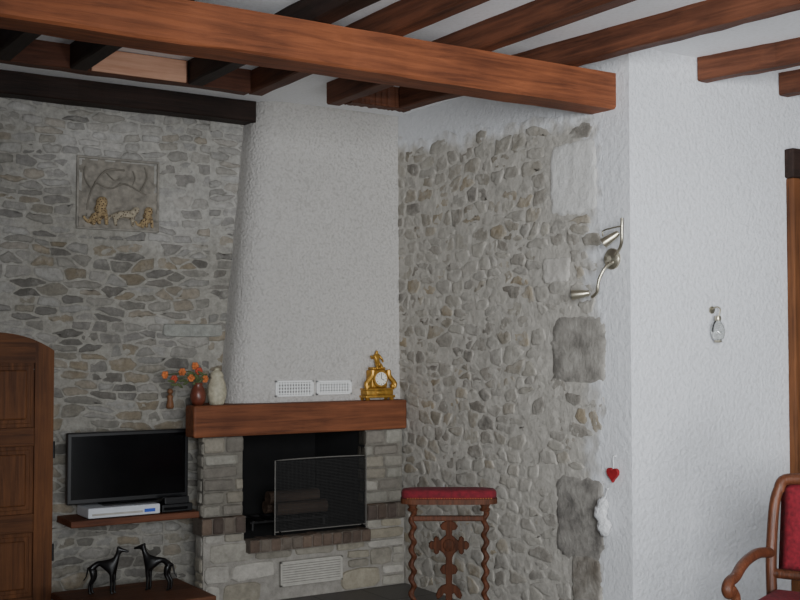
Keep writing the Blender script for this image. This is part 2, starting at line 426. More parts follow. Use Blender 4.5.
# ================================================================ SETTING
HZ=2.9; YW=-2.28; JB=2.78   # ceiling height, near white wall plane, joist undersides
X3=Vector((1,0,0));Y3=Vector((0,1,0));Z3=Vector((0,0,1))
b=B(); box(b,(-5.6,-9,-.1),(3.2,.5,0)); tag(obj('floor',b,M['floor'],keep=True),kind='structure')
b=B(); box(b,(-5.6,-9,HZ),(3.2,.5,HZ+.1)); tag(obj('ceiling',b,M['ceil'],keep=True),kind='structure')
# left stone wall (Y=0)
rnd=random.Random(4)
b=B(); lay=b.loops.layers.float_color.new('Col')
mort=lin((164,161,153))
FX=-1.20
O0=Vector((0,0,0))
P=[onY(77,227,0),onY(157,164,0)]   # relief rectangle
rx0,rx1=P[0].x,P[1].x; rz0,rz1=P[0].z,P[1].z
DX=onY(53,400,-.02).x  # door right edge
DZ=onY(8,332,-.02).z
cquad(b,lay,O0,X3,Z3,-5.6,FX,0,HZ,mort); cquad(b,lay,O0,X3,Z3,FX,0.2,1.0,HZ,mort)
def white_amt(u,v):
    near=max(0,1-max(abs(u-(rx0+rx1)/2-.3)/.75,abs(v-2.35)/.4))
    return max(0,min(1,.02+1.2*noise.noise(Vector((u*1.8,v*2.4,3)))+(v-1.85)*.5+.35*near))
def moff(u,v): return .0045+.005*noise.noise(Vector((u*13,v*20,1)))+.003*noise.noise(Vector((u*35,v*45,2)))
def mcolL(u,v):
    j=1+.18*noise.noise(Vector((u*5,v*7,5)))+.10*noise.noise(Vector((u*22,v*26,5))); w=white_amt(u,v)*.6; t=lin((208,206,203))
    return tuple([(mort[i]*j*(1-w)+t[i]*w) for i in range(3)]+[1])
def limL(u,v):
    bad=(u<DX-.03 and v<DZ-.1) or (rx0+.01<u<rx1-.01 and rz0+.01<v<rz1-.01)
    return (u,v,not bad)
mgrid(b,lay,O0,X3,Z3,-Y3,-3.0,FX,.0,HZ-.01,.016,moff,mcolL,limL); mgrid(b,lay,O0,X3,Z3,-Y3,FX,-.8,1.0,HZ-.01,.016,moff,mcolL)
wobL=lambda u,v: .014*math.sin(u*3.1+v*2)+.009*math.sin(u*7.3+v*9)+.012*noise.noise(Vector((u*5,v*3,0)))
colsL=[(146,143,136),(134,131,124),(156,153,147),(122,118,112),(142,137,126),(160,158,153),(128,125,120),(148,140,127),(112,109,104),(145,143,138),(142,132,115)]
def colL(u,v):
    c=list(pick(colsL,rnd,.15)); w=white_amt(u,v)*.85*rnd.uniform(.4,1)
    t=lin((206,204,201))
    return tuple([c[i]*(1-w)+t[i]*w for i in range(3)]+[1])
keepL=lambda u,v: not(rx0-.04<u<rx1+.04 and rz0-.02<v<rz1+.02) and not (u<DX-.04 and v<DZ-.06)
def stonesL(u0,u1,v0,v1,rh,ln,ju=.22,jv=.10,drop=.03): fitted(b,lay,O0,X3,Z3,-Y3,u0,u1,v0,v1,rnd,rh,ln,3.2,ju,jv,drop,.0034,.0075,colL,keepL,wobL,.013,.97,.15,.0035,.005,mort,.65)
stonesL(-3.0,FX+.02,0,2.05,(.036,.092),(.06,.24))
stonesL(-3.0,FX+.02,2.05,HZ-.02,(.034,.07),(.07,.19),.12,.06,.02)
stonesL(FX+.02,-.8,1.0,HZ-.02,(.035,.085),(.06,.22))
q=[onY(161,337,0),onY(222,324,0)]
one_stone(b,lay,O0,X3,Z3,-Y3,q[0].x,q[1].x,q[0].z,q[1].z,.022,lin((160,161,155)),rnd,(7,8),.03,.0,20,None,None,True)
tag(obj('wall_left',b,M['stoneL'],keep=True),kind='structure')
# stone return wall (X=0)
rnd=random.Random(9)
b=B(); lay=b.loops.layers.float_color.new('Col')
plc=lin((228,229,231)); plc=(plc[0],plc[1],plc[2],0); U=-Y3; N=-X3; L=-YW
cquad(b,lay,O0,U,Z3,-.2,L,0,HZ,plc)
mc=lin((188,184,176))
def bound(v): return L-.20+.06*noise.noise(Vector((0,v*3,2)))+.05*noise.noise(Vector((0,v*11,7)))
def topz(u): return 2.75-.06*u+.05*noise.noise(Vector((u*6,0,4)))
def mcol(u,v):
    k=max(0,1-(bound(v)-u)/.16)+max(0,1-(topz(u)-v)/.10)
    k=min(1,max(0,k*1.0+.8*noise.noise(Vector((u*16,v*16,9)))*min(1,k*3)))
    j=1+.16*noise.noise(Vector((u*4,v*5,5)))+.14*noise.noise(Vector((u*17,v*20,5)))
    return tuple([(mc[i]*j*(1-k)+plc[i]*k) for i in range(3)]+[1-k])
def limR(u,v):
    ok=u<bound(v)+.001 and v<topz(u)+.001
    return (min(u,bound(v)),min(v,topz(u)),ok)
def moffR(u,v): return .0045+.0040*noise.noise(Vector((u*9,v*12,1)))+.0028*noise.noise(Vector((u*28,v*32,2)))
mgrid(b,lay,O0,U,Z3,N,-.05,L-.06,0,2.82,.014,moffR,mcol,limR)
def wq(x0,y0,x1,y1):
    a=onX(x0,y1,0); c=onX(x1,y0,0); return (-a.y,-c.y,a.z,c.z)
quo=[(551,136,598,218,(226,225,222)),(543,256,571,284,(204,200,193)),(553,315,605,382,(132,128,122)),(557,480,604,554,(114,110,106)),(573,558,602,606,(120,112,102)),(556,608,603,680,(132,126,117))]
QR=[wq(*q_[:4]) for q_ in quo]
def keepR(u,v):
    if u>bound(v)-.03 or v>topz(u)-.045: return False
    if u>L-.8 and rnd.random()<.25*(u-(L-.8))/.6: return False
    for a,c,d,e in QR:
        if a-.03<u<c+.05 and d-.02<v<e+.02: return False
    return True
colsR=[(154,149,140),(142,135,122),(160,155,144),(134,128,119),(168,164,156),(150,142,128),(122,117,110),(172,168,159),(154,141,119),(160,156,149)]
wobR=lambda u,v:.012*math.sin(u*4+v)+.010*math.sin(u*9+v*5)
def colR(u,v):
    c=list(pick(colsR,rnd,.14)); w=max(0,min(.75,.03+(u-1.0)*.42+.8*noise.noise(Vector((u*1.8,v*1.8,8)))))*rnd.uniform(.5,1)
    t=lin((190,186,178)); return tuple([c[i]*(1-w)+t[i]*w for i in range(3)]+[1])
fitted(b,lay,O0,U,Z3,N,0,L-.1,0,2.78,rnd,(.042,.11),(.06,.23),2.1,.24,.13,.04,.003,.0045,colR,keepR,wobR,.018,.97,.2,.0028,.0045,mc,.8)
for qi,(q_,r_) in enumerate(zip(quo,QR)):
    # dressed corner blocks, nearly flush, stained and mottled, with worn uneven edges
    a,c,d,e=r_; cx,cy=(a+c)/2,(d+e)/2; hw_,hh_=(c-a)/2,(e-d)/2
    col=lin(q_[4]); NX,NY=18,22; G_=[]
    for i in range(NX+1):
        row=[]
        for k in range(NY+1):
            fx=2*i/NX-1; fy=2*k/NY-1
            x=cx+fx*hw_*1.04; y=cy+fy*hh_*1.04
            ed=max(abs(fx),abs(fy),(abs(fx)**7+abs(fy)**7)**(1/7))+.10*noise.noise(Vector((x*22,y*22,qi)))+.06*noise.noise(Vector((x*60,y*60,qi)))
            rise=max(0,min(1,(1.0-ed)/.10))
            off=-.006+.017*rise+.004*noise.noise(Vector((x*15,y*15,qi+3)))*rise
            w=1-rise; st=max(0,min(.6,.9*noise.noise(Vector((x*9,y*9,qi+8)))+.15)) if qi else .1
            w=max(w,st*.75)
            dk=1-.25*max(0,noise.noise(Vector((x*14,y*14,qi+20))))*(1 if qi else .2)
            row.append((b.verts.new(O0+U*x+Z3*y+N*off),tuple(col[j]*dk*(1-w)+mc[j]*w for j in range(3))+((.3 if qi==0 else .8),)))
        G_.append(row)
    for i in range(NX):
        for k in range(NY):
            q4=(G_[i][k],G_[i+1][k],G_[i+1][k+1],G_[i][k+1]); cface(b,lay,[t[0] for t in q4],[t[1] for t in q4]).smooth=True
tag(obj('wall_center',b,M['stoneR'],keep=True),kind='structure')
# white wall, plane Y=YW
DX2=onY(787,300,YW).x
b=B(); box(b,(.0005,YW,0),(3.2,YW+.3,HZ)); tag(obj('wall_right',b,M['plaster'],keep=True),kind='structure')
# arched door on the left
dl=DX-.74; sp=DZ-.095
b=B()
def archz(x): s=abs(2*(x-dl)/(DX-dl)-1); return sp+(DZ-sp)*max(0,1-s**2.6)
def arch(x0,x1,z0,off=0,k=24):
    pts=[(x0,z0),(x1,z0)]
    for i in range(k+1):
        x=x1+(x0-x1)*i/k; pts.append((x,archz(x)-off))
    return pts
prism(b,arch(dl,DX,0.0),(0,0,0),X3,Z3,-Y3,.016)
d1=tag(obj('door_1',b,M['door'],keep=True),kind='structure')
for x0,x1 in ((DX-.10,DX),(dl,dl+.10),((DX+dl)/2-.04,(DX+dl)/2+.04)):
    b=B(); prism(b,arch(x0,x1,0,.005,6),(0,-.012,0),X3,Z3,-Y3,.022); obj('stile',b,M['door'],d1)
for z in (.02,.46,.92):
    b=B(); box(b,(dl+.1,-.0335,z),(DX-.1,-.01,z+.10),.004); obj('rail',b,M['doorx'],d1)
b=B(); prism(b,arch(dl+.1,DX-.1,sp-.07,.006),(0,-.012,0),X3,Z3,-Y3,.0215); tag(obj('rail',b,M['doorx'],d1),label='arched top rail')
mid=(dl+DX)/2
for z0,z1 in ((.14,.44),(.58,.90),(1.04,sp-.085)):
    for x0,x1 in ((dl+.118,mid-.058),(mid+.058,DX-.118)):
        b=B(); box(b,(x0,-.019,z0),(x1,-.01,z1),.003,1); box(b,(x0+.022,-.032,z0+.022),(x1-.022,-.015,z1-.022),.014,2); obj('panel',b,M['door'],d1)
for z in (.3,.85):
    b=B(); tube(b,[(DX+.004,-.03,z),(DX+.004,-.03,z+.09)],.007); tag(obj('hinge',b,M['iron'],d1,smooth=60),label='dark iron hinge')
# door at right edge on the white wall
zt=onY(790,150,YW).z; zl=onY(790,179,YW).z
b=B(); box(b,(DX2,YW-.05,0),(DX2+.12,YW,zl),.008); box(b,(DX2+.95,YW-.05,0),(DX2+1.07,YW,zl),.008)
d2=tag(obj('door_2',b,M['door'],keep=True),kind='structure')
b=B(); box(b,(DX2-.01,YW-.06,zl),(DX2+1.08,YW,zt),.008); obj('lintel',b,M['dark'],d2)
b=B(); box(b,(DX2+.12,YW-.03,0),(DX2+.95,YW,zl),.004)
for z0,z1 in ((.2,.9),(1.05,zl-.15)): box(b,(DX2+.24,YW-.042,z0),(DX2+.83,YW-.025,z1),.012)
obj('door_leaf',b,M['door'],d2)
b=B(); ball(b,(DX2+.2,YW-.07,1.02),.025); tube(b,[(DX2+.2,YW-.07,1.02),(DX2+.2,YW-.028,1.02)],.01); obj('door_handle',b,M['nickel'],d2,smooth=60)
# ================================================================ BEAMS
def beam(name,p,q,w,h,mat,label,cat,group=None,bev=.008,seed=0):
    p=Vector(p);q=Vector(q); d=q-p; Ln=d.length; a=math.atan2(d.y,d.x)
    r=random.Random(seed+int(Ln*1000)); b=B(); ns=30
    rings=[]
    for i in range(ns+1):
        x=-Ln/2+Ln*i/ns; jy=r.uniform(-.004,.004) if 0<i<ns else 0
        c=bev; hw=w/2
        pr=[(-hw+c,0),(hw-c,0),(hw,c),(hw,h-.0),(-hw,h-.0),(-hw,c)]
        rings.append([b.verts.new((x,y+jy,z+(r.uniform(0,.006) if z<h*.5 and 0<i<ns else 0))) for y,z in pr])
    for A,Bq in zip(rings,rings[1:]):
        for k in range(6): b.faces.new((A[k],A[(k+1)%6],Bq[(k+1)%6],Bq[k])[::-1])
    b.faces.new(rings[0]); b.faces.new(rings[-1][::-1])
    bmesh.ops.recalc_face_normals(b,faces=b.faces)
    o=obj(name,b,mat,keep=True); mid=(p+q)/2; o.location=mid; o.rotation_euler=(0,0,a)
    return tag(o,label,cat,group)
YB=onX(616,85,0).y
beam('main_beam',(-5.55,YB+.09,2.605),(0,YB+.09,2.605),.18,JB-2.605,M['beam'],'thick reddish main ceiling beam ending at the stone wall corner','beam',bev=.012)
JG='ceiling joists'
def joist(p,q,label,mat='joist',w=.088): return beam('ceiling_joist',(p[0],p[1],JB),(q[0],q[1],JB),w,HZ-JB,M[mat],label,'joist',JG)
YT=-.80
e2=onZ(256,95,JB); e3=onZ(337,104,JB)
joist((e2.x,YT),(e2.x,-5.6),'brown ceiling joist ending above the left edge of the plaster hood')
joist((e3.x,YT),(e3.x,-5.6),'brown ceiling joist ending above the middle of the plaster hood')
e4=onZ(413,110,JB); f4=onZ(800,12,JB)
e4.x-=.05; f4.x-=.05; g4=e4+(f4-e4)*1.35
joist((e4.x,e4.y),(g4.x,g4.y),'brown ceiling joist running just above the stone return wall')
c5=onY(702,80,YW); d5=onZ(800,65,JB); dd=(d5-c5); k5=c5+dd*4.0
joist((c5.x,YW),(k5.x,k5.y),'brown ceiling joist emerging from the white wall above the small glass lamp')
c6=onY(783,97,YW); d6=onZ(860,84,JB); k6=c6+(d6-c6)*3
joist((c6.x,YW),(k6.x,k6.y),'brown ceiling joist at the right edge, above the right wooden door')
exs=[]
for px,py,lb in ((186,90,'dark ceiling joist left of the hood, meeting the added pale board'),(82,68,'dark ceiling joist above the animal relief, meeting the added pale board'),(4,58,'dark ceiling joist above the arched door, leftmost of all joists')):
    e=onZ(px,py,JB); exs.append(e.x); joist((e.x,YT-.05),(e.x,-5.6),lb,'dark')
beam('trimmer_beam',(-5.5,YT,JB),(e2.x-.05,YT,JB),.09,HZ-JB,M['trim'],'dull brown trimmer beam parallel to the main beam at upper left','beam')
beam('trimmer_beam',(e3.x+.05,e4.y+.055,JB),(e4.x+.045,e4.y+.055,JB),.09,HZ-JB,M['joist'],'short reddish trimmer piece between two joist ends above the hood','beam')
beam('wall_plate',(-5.5,-.085,JB-.005),(-.95,-.085,JB-.005),.13,HZ-JB+.004,M['dark'],'dark old beam running along the top of the left stone wall','beam')
b=B(); box(b,(exs[1]+.06,YT-.062,JB+.004),(exs[0]-.055,YT-.047,HZ-.004),.003)  # added board on the trimmer front, its lit look put into the colour
tag(obj('lit_face_board',b,M['litface']),'pale pinkish board added over the trimmer beam to paint its lit face at upper left','board')
# ================================================================ FIREPLACE
fp=thing('fireplace','corner fireplace with tapered white roughcast hood, wooden mantel and pale stone pillars','fireplace',(-.7,-.3,0))
MT=1.125; MBm=.947; HF=.365
YH0,YH1=-.25,-.225
hx0=onY(218,388,0).x; hx1=onY(245,100,0).x
b=B(); r=.15; ns=24
rings=[]
for i in range(ns+1):
    t=i/ns; z=MT-.02+(HZ-MT+.02)*t; xl=hx0+(hx1-hx0)*t; yf=YH0+(YH1-YH0)*t
    pr=[(xl,0)]+[(xl+r*1.15*(1-math.cos(a)),yf+r*(1-math.sin(a))) for a in [k*PI/24 for k in range(13)]]+[(xl+(0-xl)*.5,yf),(-.001,yf)]
    rings.append([b.verts.new((x,y,z)) for x,y in pr])
for A,Bq in zip(rings,rings[1:]):
    for k in range(len(A)-1): b.faces.new((A[k],A[k+1],Bq[k+1],Bq[k]))
b.faces.new(rings[0][::-1]); b.faces.new(rings[-1])
hood=obj('hood',b,M['hood'],fp,True,smooth=40)
def grille(px0,py0,px1,py1,y,mat,parent,rows,cols,name='vent_grille',lab=None,th=.0035,fw=.012,gm='gap'):
    a=onY(px0,py1,y); c=onY(px1,py0,y)
    b=B()
    for lo,hi in (((a.x,y-.012,a.z),(c.x,y+.006,a.z+fw)),((a.x,y-.012,c.z-fw),(c.x,y+.006,c.z)),((a.x,y-.012,a.z),(a.x+fw,y+.006,c.z)),((c.x-fw,y-.012,a.z),(c.x,y+.006,c.z))): box(b,lo,hi,.002,1)
    g=obj(name,b,mat,parent,True)
    if lab: g['label']=lab
    b=B(); box(b,(a.x+fw,y-.002,a.z+fw),(c.x-fw,y+.005,c.z-fw)); obj('backing',b,M[gm],g,True)
    b=B()
    for i in range(1,rows): z=a.z+(c.z-a.z)*i/rows; box(b,(a.x+fw,y-.009,z-th),(c.x-fw,y-.001,z+th))
    for i in range(1,cols): x=a.x+(c.x-a.x)*i/cols; box(b,(x-th,y-.0095,a.z+fw),(x+th,y-.0015,c.z-fw))
    obj('lattice',b,mat,g,True)
grille(275,380,313,397,YH0-.004,M['grille'],hood,5,14,lab='white left vent grille',th=.0036)
grille(316,380,351,395,YH0-.004,M['grille'],hood,5,13,lab='white right vent grille',th=.0036)
YP=-.30
pl0=onY(203,470,YP).x; pl1=onY(244,470,YP).x; pr0=onY(365,470,YP).x
YM=-.345; mx=onY(194,420,YM).x; RX=pl0+.10     # rear of the fireplace is narrower than its front
b=B(); box(b,(mx,YM,MBm),(0-.012,-.215,MT),.012,2); box(b,(RX,-.22,MBm+.003),(-.012,0,MT-.003))
obj('mantel',b,M['mantel'],fp,True)
LZ=.50
rnd=random.Random(21)
colsF=[(150,147,138),(140,136,127),(158,154,145),(132,128,119),(146,140,128),(128,123,115)]
def pillar(x0,x1,left):
    b=B(); lay=b.loops.layers.float_color.new('Col')
    yb=YP+.09
    cbox(b,lay,(x0+.006,YP+.008,LZ),(x1-.006,yb,MBm),lin((124,120,112)))
    cbox(b,lay,(RX if left else x0+.006,yb,LZ),(x1-.006,0,MBm),lin((124,120,112)))
    rubble(b,lay,Vector((0,YP+.008,0)),X3,Z3,-Y3,x0,x1,LZ,MBm,colsF,rnd,(.066,.074),(.16,.26),.004,.018,None,(6,9),.04,0)
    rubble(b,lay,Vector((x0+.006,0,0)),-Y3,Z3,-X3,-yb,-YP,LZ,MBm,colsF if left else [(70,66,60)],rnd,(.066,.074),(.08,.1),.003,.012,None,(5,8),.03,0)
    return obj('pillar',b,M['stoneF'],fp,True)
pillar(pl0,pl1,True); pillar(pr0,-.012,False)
# base
b=B(); lay=b.loops.layers.float_color.new('Col')
YBs=-.31
bc=lin((158,154,147))
cbox(b,lay,(pl0,YBs,0),(-.012,-.2,.355),bc); cbox(b,lay,(RX,-.2,0),(-.012,0,.355),bc)
for x0,x1 in ((pl0,pl1-.004),(pr0+.004,-.012)): cbox(b,lay,(x0,YBs,.355),(x1,-.2,.40),bc); cbox(b,lay,(max(x0,RX),-.2,.355),(x1,0,.40),bc)
ga=onY(280,587,YBs); gc=onY(342,555,YBs)
kb=lambda u,v: not(ga.x-.05<u<gc.x+.05 and ga.z-.04<v<gc.z+.04)
colsB=[(168,164,154),(158,152,138),(178,174,166),(148,143,132),(162,155,139)]
rubble(b,lay,Vector((0,YBs,0)),X3,Z3,-Y3,pl0,-.015,0,.355,colsB,rnd,(.08,.13),(.13,.3),.006,.014,kb,(3.5,7),.09,.2,True)
for x0,x1 in ((pl0,pl1-.004),(pr0+.004,-.015)): rubble(b,lay,Vector((0,YBs,0)),X3,Z3,-Y3,x0,x1,.355,.405,colsB,rnd,(.05,.05),(.1,.2),.004,.012,None,(4,7),.06,0,True)
rubble(b,lay,Vector((pl0,0,0)),-Y3,Z3,-X3,.2,-YBs,0,.40,colsB,rnd,(.08,.13),(.1,.12),.005,.012,None,(3,6),.05,.2)
base=obj('base',b,M['stoneF'],fp,True)
grille(280,555,342,587,YBs-.022,M['greyg'],base,10,1,'ash_grille','dull grey slatted grille low in the stone base',th=.0055,gm='gapd')
# ledges of bricks on edge
colsK=[(106,92,82),(96,84,76),(116,101,89),(90,80,74),(113,104,95)]
def ledge(x0,x1,yf,z0,z1,side):
    b=B(); lay=b.loops.layers.float_color.new('Col')
    cbox(b,lay,(x0+.004,yf+.006,z0),(x1-.002,-.2,z1-.004),lin((112,104,96)))
    if side: cbox(b,lay,(max(x0+.004,RX),-.2,z0),(x1-.002,0,z1-.004),lin((112,104,96)))
    n=max(1,int((x1-x0)/.062))
    for i in range(n):
        a=x0+(x1-x0)*i/n; c=x0+(x1-x0)*(i+1)/n
        one_stone(b,lay,Vector((0,yf+.006,0)),X3,Z3,-Y3,a+.003,c-.003,z0+.003,z1-.003,.012,pick(colsK,rnd),rnd,(6,9),.03,.0)
        one_stone(b,lay,Vector((0,0,z1-.004)),X3,Y3,Z3,a+.003,c-.003,yf+.004,yf+.13,.004,pick(colsK,rnd),rnd,(6,9),.02,.0)
    return obj('brick_ledge',b,M['stoneF'],fp,True)
ledge(pl0-.02,pl1+.0,YP-.035,.405,LZ,True); ledge(pr0-.0,-.012,YP-.035,.405,LZ,True)
ledge(pl1+.002,pr0-.002,YP-.08,.29,HF,False)
# firebox
b=B()
fx0,fx1=pl1-.003,pr0+.003; fy1=.34
def quad(b,*ps): b.faces.new([b.verts.new(p) for p in ps])
quad(b,(fx0,-.3,HF),(fx1,-.3,HF),(fx1,fy1,HF),(fx0,fy1,HF))
quad(b,(fx0,fy1,HF),(fx1,fy1,HF),(fx1,fy1,MBm),(fx0,fy1,MBm))
quad(b,(fx0,-.29,HF),(fx0,fy1,HF),(fx0,fy1,MBm),(fx0,-.29,MBm))
quad(b,(fx1,fy1,HF),(fx1,-.29,HF),(fx1,-.29,MBm),(fx1,fy1,MBm))
quad(b,(fx0,-.2,MBm-.001),(fx0,fy1,MBm-.001),(fx1,fy1,MBm-.001),(fx1,-.2,MBm-.001))
obj('firebox',b,M['soot'],fp,True)
# fire screen
YS=-.325
sx0=onY(275,500,YS).x; sx1=onY(366,500,YS).x; sz0=HF+.008; sz1=onY(320,458,YS).z
fs=thing('fire_screen','dark see-through mesh fire screen with thin frame standing in the hearth opening','fire screen',((sx0+sx1)/2,YS,sz0))
hw=(sx1-sx0)/2; h=sz1-sz0
topc=lambda x: h+.004*(1-(x/hw)**2)
b=B()
tube(b,[(-hw,0,0),(-hw,0,h)]+[(-hw+2*hw*i/12,0,topc(-hw+2*hw*i/12)) for i in range(1,12)]+[(hw,0,h),(hw,0,0)],.0038,8)
tube(b,[(-hw,0,.015),(hw,0,.015)],.0038,8)
fr_=obj('frame',b,M['sframe'],fs,smooth=60)
b=B(); stp=.0086
for i in range(1,int(2*hw/stp)): x=-hw+stp*i; tube(b,[(x,0,.015),(x,0,topc(x))],.0011,4,cap=False)
for i in range(1,int((h-.015)/stp)): z=.015+stp*i; tube(b,[(-hw,0,z),(hw,0,z)],.0011,4,cap=False)
obj('wire_mesh',b,M['mesh'],fs)
for s in (-1,1):
    b=B(); tube(b,smoothpath([(s*(hw-.03),-.04,.004),(s*(hw-.03),-.02,.01),(s*(hw-.03),0,.015),(s*(hw-.03),.02,.01),(s*(hw-.03),.04,.004)]),.005,8); obj('foot',b,M['iron'],fs,smooth=60)
# grate + logs
gz=HF+.002
gr=thing('fire_grate','dark iron fire grate on the hearth floor behind the screen','grate',((fx0+fx1)/2,.04,gz))
b=B()
for i in range(7): tube(b,[(-.24+.08*i,-.13,.05),(-.24+.08*i,.13,.05)],.008,8)
tube(b,[(-.26,-.12,.045),(.26,-.12,.045)],.009); tube(b,[(-.26,.12,.045),(.26,.12,.045)],.009); obj('bars',b,M['iron'],gr)
for x in (-.24,.24):
    for y in (-.12,.12):
        b=B(); tube(b,[(x,y,0),(x,y,.045)],.009); obj('leg',b,M['iron'],gr)
rnd=random.Random(3)
for i,(y,z,lab) in enumerate(((-.062,.0,'charred log lying at the front of the fire grate'),(.062,.0,'charred log lying at the back of the fire grate'),(0,.062,'charred log resting on top of the two others'))):
    b=B(); pts=[(-.17+.034*k,0,0) for k in range(11)]
    tube(b,pts,[.042*rnd.uniform(.9,1.0) for _ in pts],12)
    o=obj('log',b,M['log'],smooth=50,keep=True); o.location=((fx0+fx1)/2+.11+rnd.uniform(-.03,.03),.04+y,gz+z+.104); o.rotation_euler=(rnd.uniform(0,6),0,0); tag(o,lab,'log','logs in the fireplace')
# ================================================================ WALL SHELF, TV, BOXES
SZ=onY(130,517,-.27).z
sxl=onY(71,517,-.27).x
b=B(); box(b,(sxl,-.27,SZ-.036),(pl0-.004,0,SZ),.006)
tag(obj('wall_shelf',b,M['shelf']),'reddish brown wooden wall shelf under the television','shelf')
# white player
a=onY(88,516,-.25); c=onY(160,505,-.25)
bxh=.058
wb=thing('media_player','slim white media box on the wall shelf under the television','media box',((a.x+c.x)/2,-.15,SZ))
w2=(c.x-a.x)/2
b=B(); box(b,(-w2,-.105,.004),(w2,.095,bxh),.006); obj('body',b,M['white'],wb)
b=B(); box(b,(-w2+.02,-.109,.018),(w2-.1,-.104,.028)); obj('disc_slot',b,M['greyg'],wb)
b=B(); box(b,(w2-.09,-.109,.018),(w2-.03,-.104,.036)); obj('display',b,M['blue'],wb)
for x in (-w2+.03,w2-.03):
    b=B(); lathe(b,[(.012,0),(.012,.005)],10,(x,-.08,0)); obj('foot',b,M['black'],wb)
# black box
a=onY(163,516,-.25); c=onY(196,498,-.25)
kb_=thing('receiver_box','small black receiver box on the right end of the wall shelf','media box',((a.x+min(c.x,pl0-.035))/2,-.15,SZ))
w3=(min(c.x,pl0-.035)-a.x)/2
b=B(); box(b,(-w3,-.09,.003),(w3,.09,.046),.004); obj('body',b,M['black'],kb_)
b=B(); box(b,(-w3+.01,-.093,.015),(w3-.03,-.089,.03)); obj('front_panel',b,M['screen'],kb_)
b=B(); box(b,(-w3+.015,-.088,.046),(w3-.02,-.05,.085),.004); obj('upper_unit',b,M['black'],kb_)
# television
a=onY(67,502,-.14); c=onY(188.5,430,-.14)
tz0=SZ+bxh; tv=thing('television','flat black television on the wall shelf left of the fireplace','television',((a.x+c.x)/2,-.12,tz0))
tw=(c.x-a.x)/2; th=onY(128,431,-.14).z-tz0
b=B(); box(b,(-tw,-.02,.010),(tw,.02,th),.006); box(b,(-tw*.6,.015,.06),(tw*.6,.05,th*.75),.01); obj('casing',b,M['black'],tv)
b=B(); box(b,(-tw+.02,-.0225,.036),(tw-.02,-.0195,th-.02)); obj('screen',b,M['screen'],tv)
b=B(); box(b,(-.16,-.075,0),(.16,.065,.008),.003); box(b,(-.05,-.01,.006),(.05,.02,.02)); obj('stand',b,M['black'],tv)
# ================================================================ RELIEF
rl=thing('stone_relief','weathered grey-brown stone relief of spotted big cats set in the left wall','relief',((rx0+rx1)/2,0,rz0))
rw=(rx1-rx0)/2; rh=rz1-rz0
b=B(); nx,nz=60,48; g=[]
for i in range(nx+1):
    row=[]
    for k in range(nz+1):
        x=-rw+2*rw*i/nx; z=rh*k/nz
        hill=.62*rh+.10*rh*math.sin(x*14+1)+.05*rh*math.sin(x*31)
        d=.003+.008*noise.noise(Vector((x*22,z*22,1)))+.007*noise.noise(Vector((x*50,z*50,5)))
        if z<hill: d+=.008
        if z<.30*rh+.05*rh*math.sin(x*20): d+=.009
        if z<.05: d+=.016
        row.append(b.verts.new((x,-max(d,.002),z)))
    g.append(row)
for i in range(nx):
    for k in range(nz): b.faces.new((g[i][k],g[i+1][k],g[i+1][k+1],g[i][k+1]))
b.normal_update()
if sum(f.normal.y for f in b.faces)>0: bmesh.ops.reverse_faces(b,faces=b.faces)
obj('carved_panel',b,M['relief'],rl,smooth=180)
b=B(); f=.010
for lo,hi in (((-rw-f,-.022,-f),(rw+f,0,.004)),((-rw-f,-.022,rh-.004),(rw+f,0,rh+f)),((-rw-f,-.022,.002),(-rw+.004,0,rh-.002)),((rw-.004,-.022,.002),(rw+f,0,rh-.002))): box(b,lo,hi,.006)
obj('rim',b,M['reliefr'],rl)
for pts,r_ in (([(-rw*.8,-.014,.06),(-rw*.7,-.016,rh*.5),(-rw*.35,-.016,rh*.82),(rw*.15,-.010,rh*.86)],.0055),([(-rw*.6,-.016,rh*.66),(-rw*.2,-.014,rh*.58),(rw*.15,-.014,rh*.66),(rw*.7,-.014,rh*.52)],.005),([(rw*.55,-.014,rh*.56),(rw*.72,-.014,rh*.78),(rw*.66,-.010,rh*.93)],.005),([(-rw*.3,-.012,rh*.80),(-rw*.1,-.012,rh*.70),(rw*.05,-.012,rh*.74)],.004),([(-rw*.68,-.014,rh*.55),(-rw*.85,-.012,rh*.72),(-rw*.82,-.010,rh*.88)],.0045),([(rw*.3,-.012,rh*.61),(rw*.42,-.012,rh*.75),(rw*.36,-.010,rh*.86)],.004)):
    b=B(); tube(b,smoothpath(pts),r_,8); obj('branch',b,M['reliefd'],rl,smooth=180)
catv=[(0,.0,.035),(.012,0,.075),(.018,-.012,.112),(.02,-.034,.108),(.002,-.01,.134),(.034,-.01,.134),
      (.03,-.022,.06),(.032,-.026,.03),(.032,-.03,.006),(-.002,-.022,.06),(-.004,-.026,.03),(-.004,-.03,.006),
      (-.025,-.01,.02),(-.03,-.03,.008),(-.05,0,.02),(-.07,-.005,.045)]
cate=[(0,1),(1,2),(2,3),(2,4),(2,5),(1,6),(6,7),(7,8),(1,9),(9,10),(10,11),(0,12),(12,13),(0,14),(14,15)]
catr=[.03,.026,.024,.012,.007,.007,.012,.009,.009,.012,.009,.009,.014,.009,.008,.006]
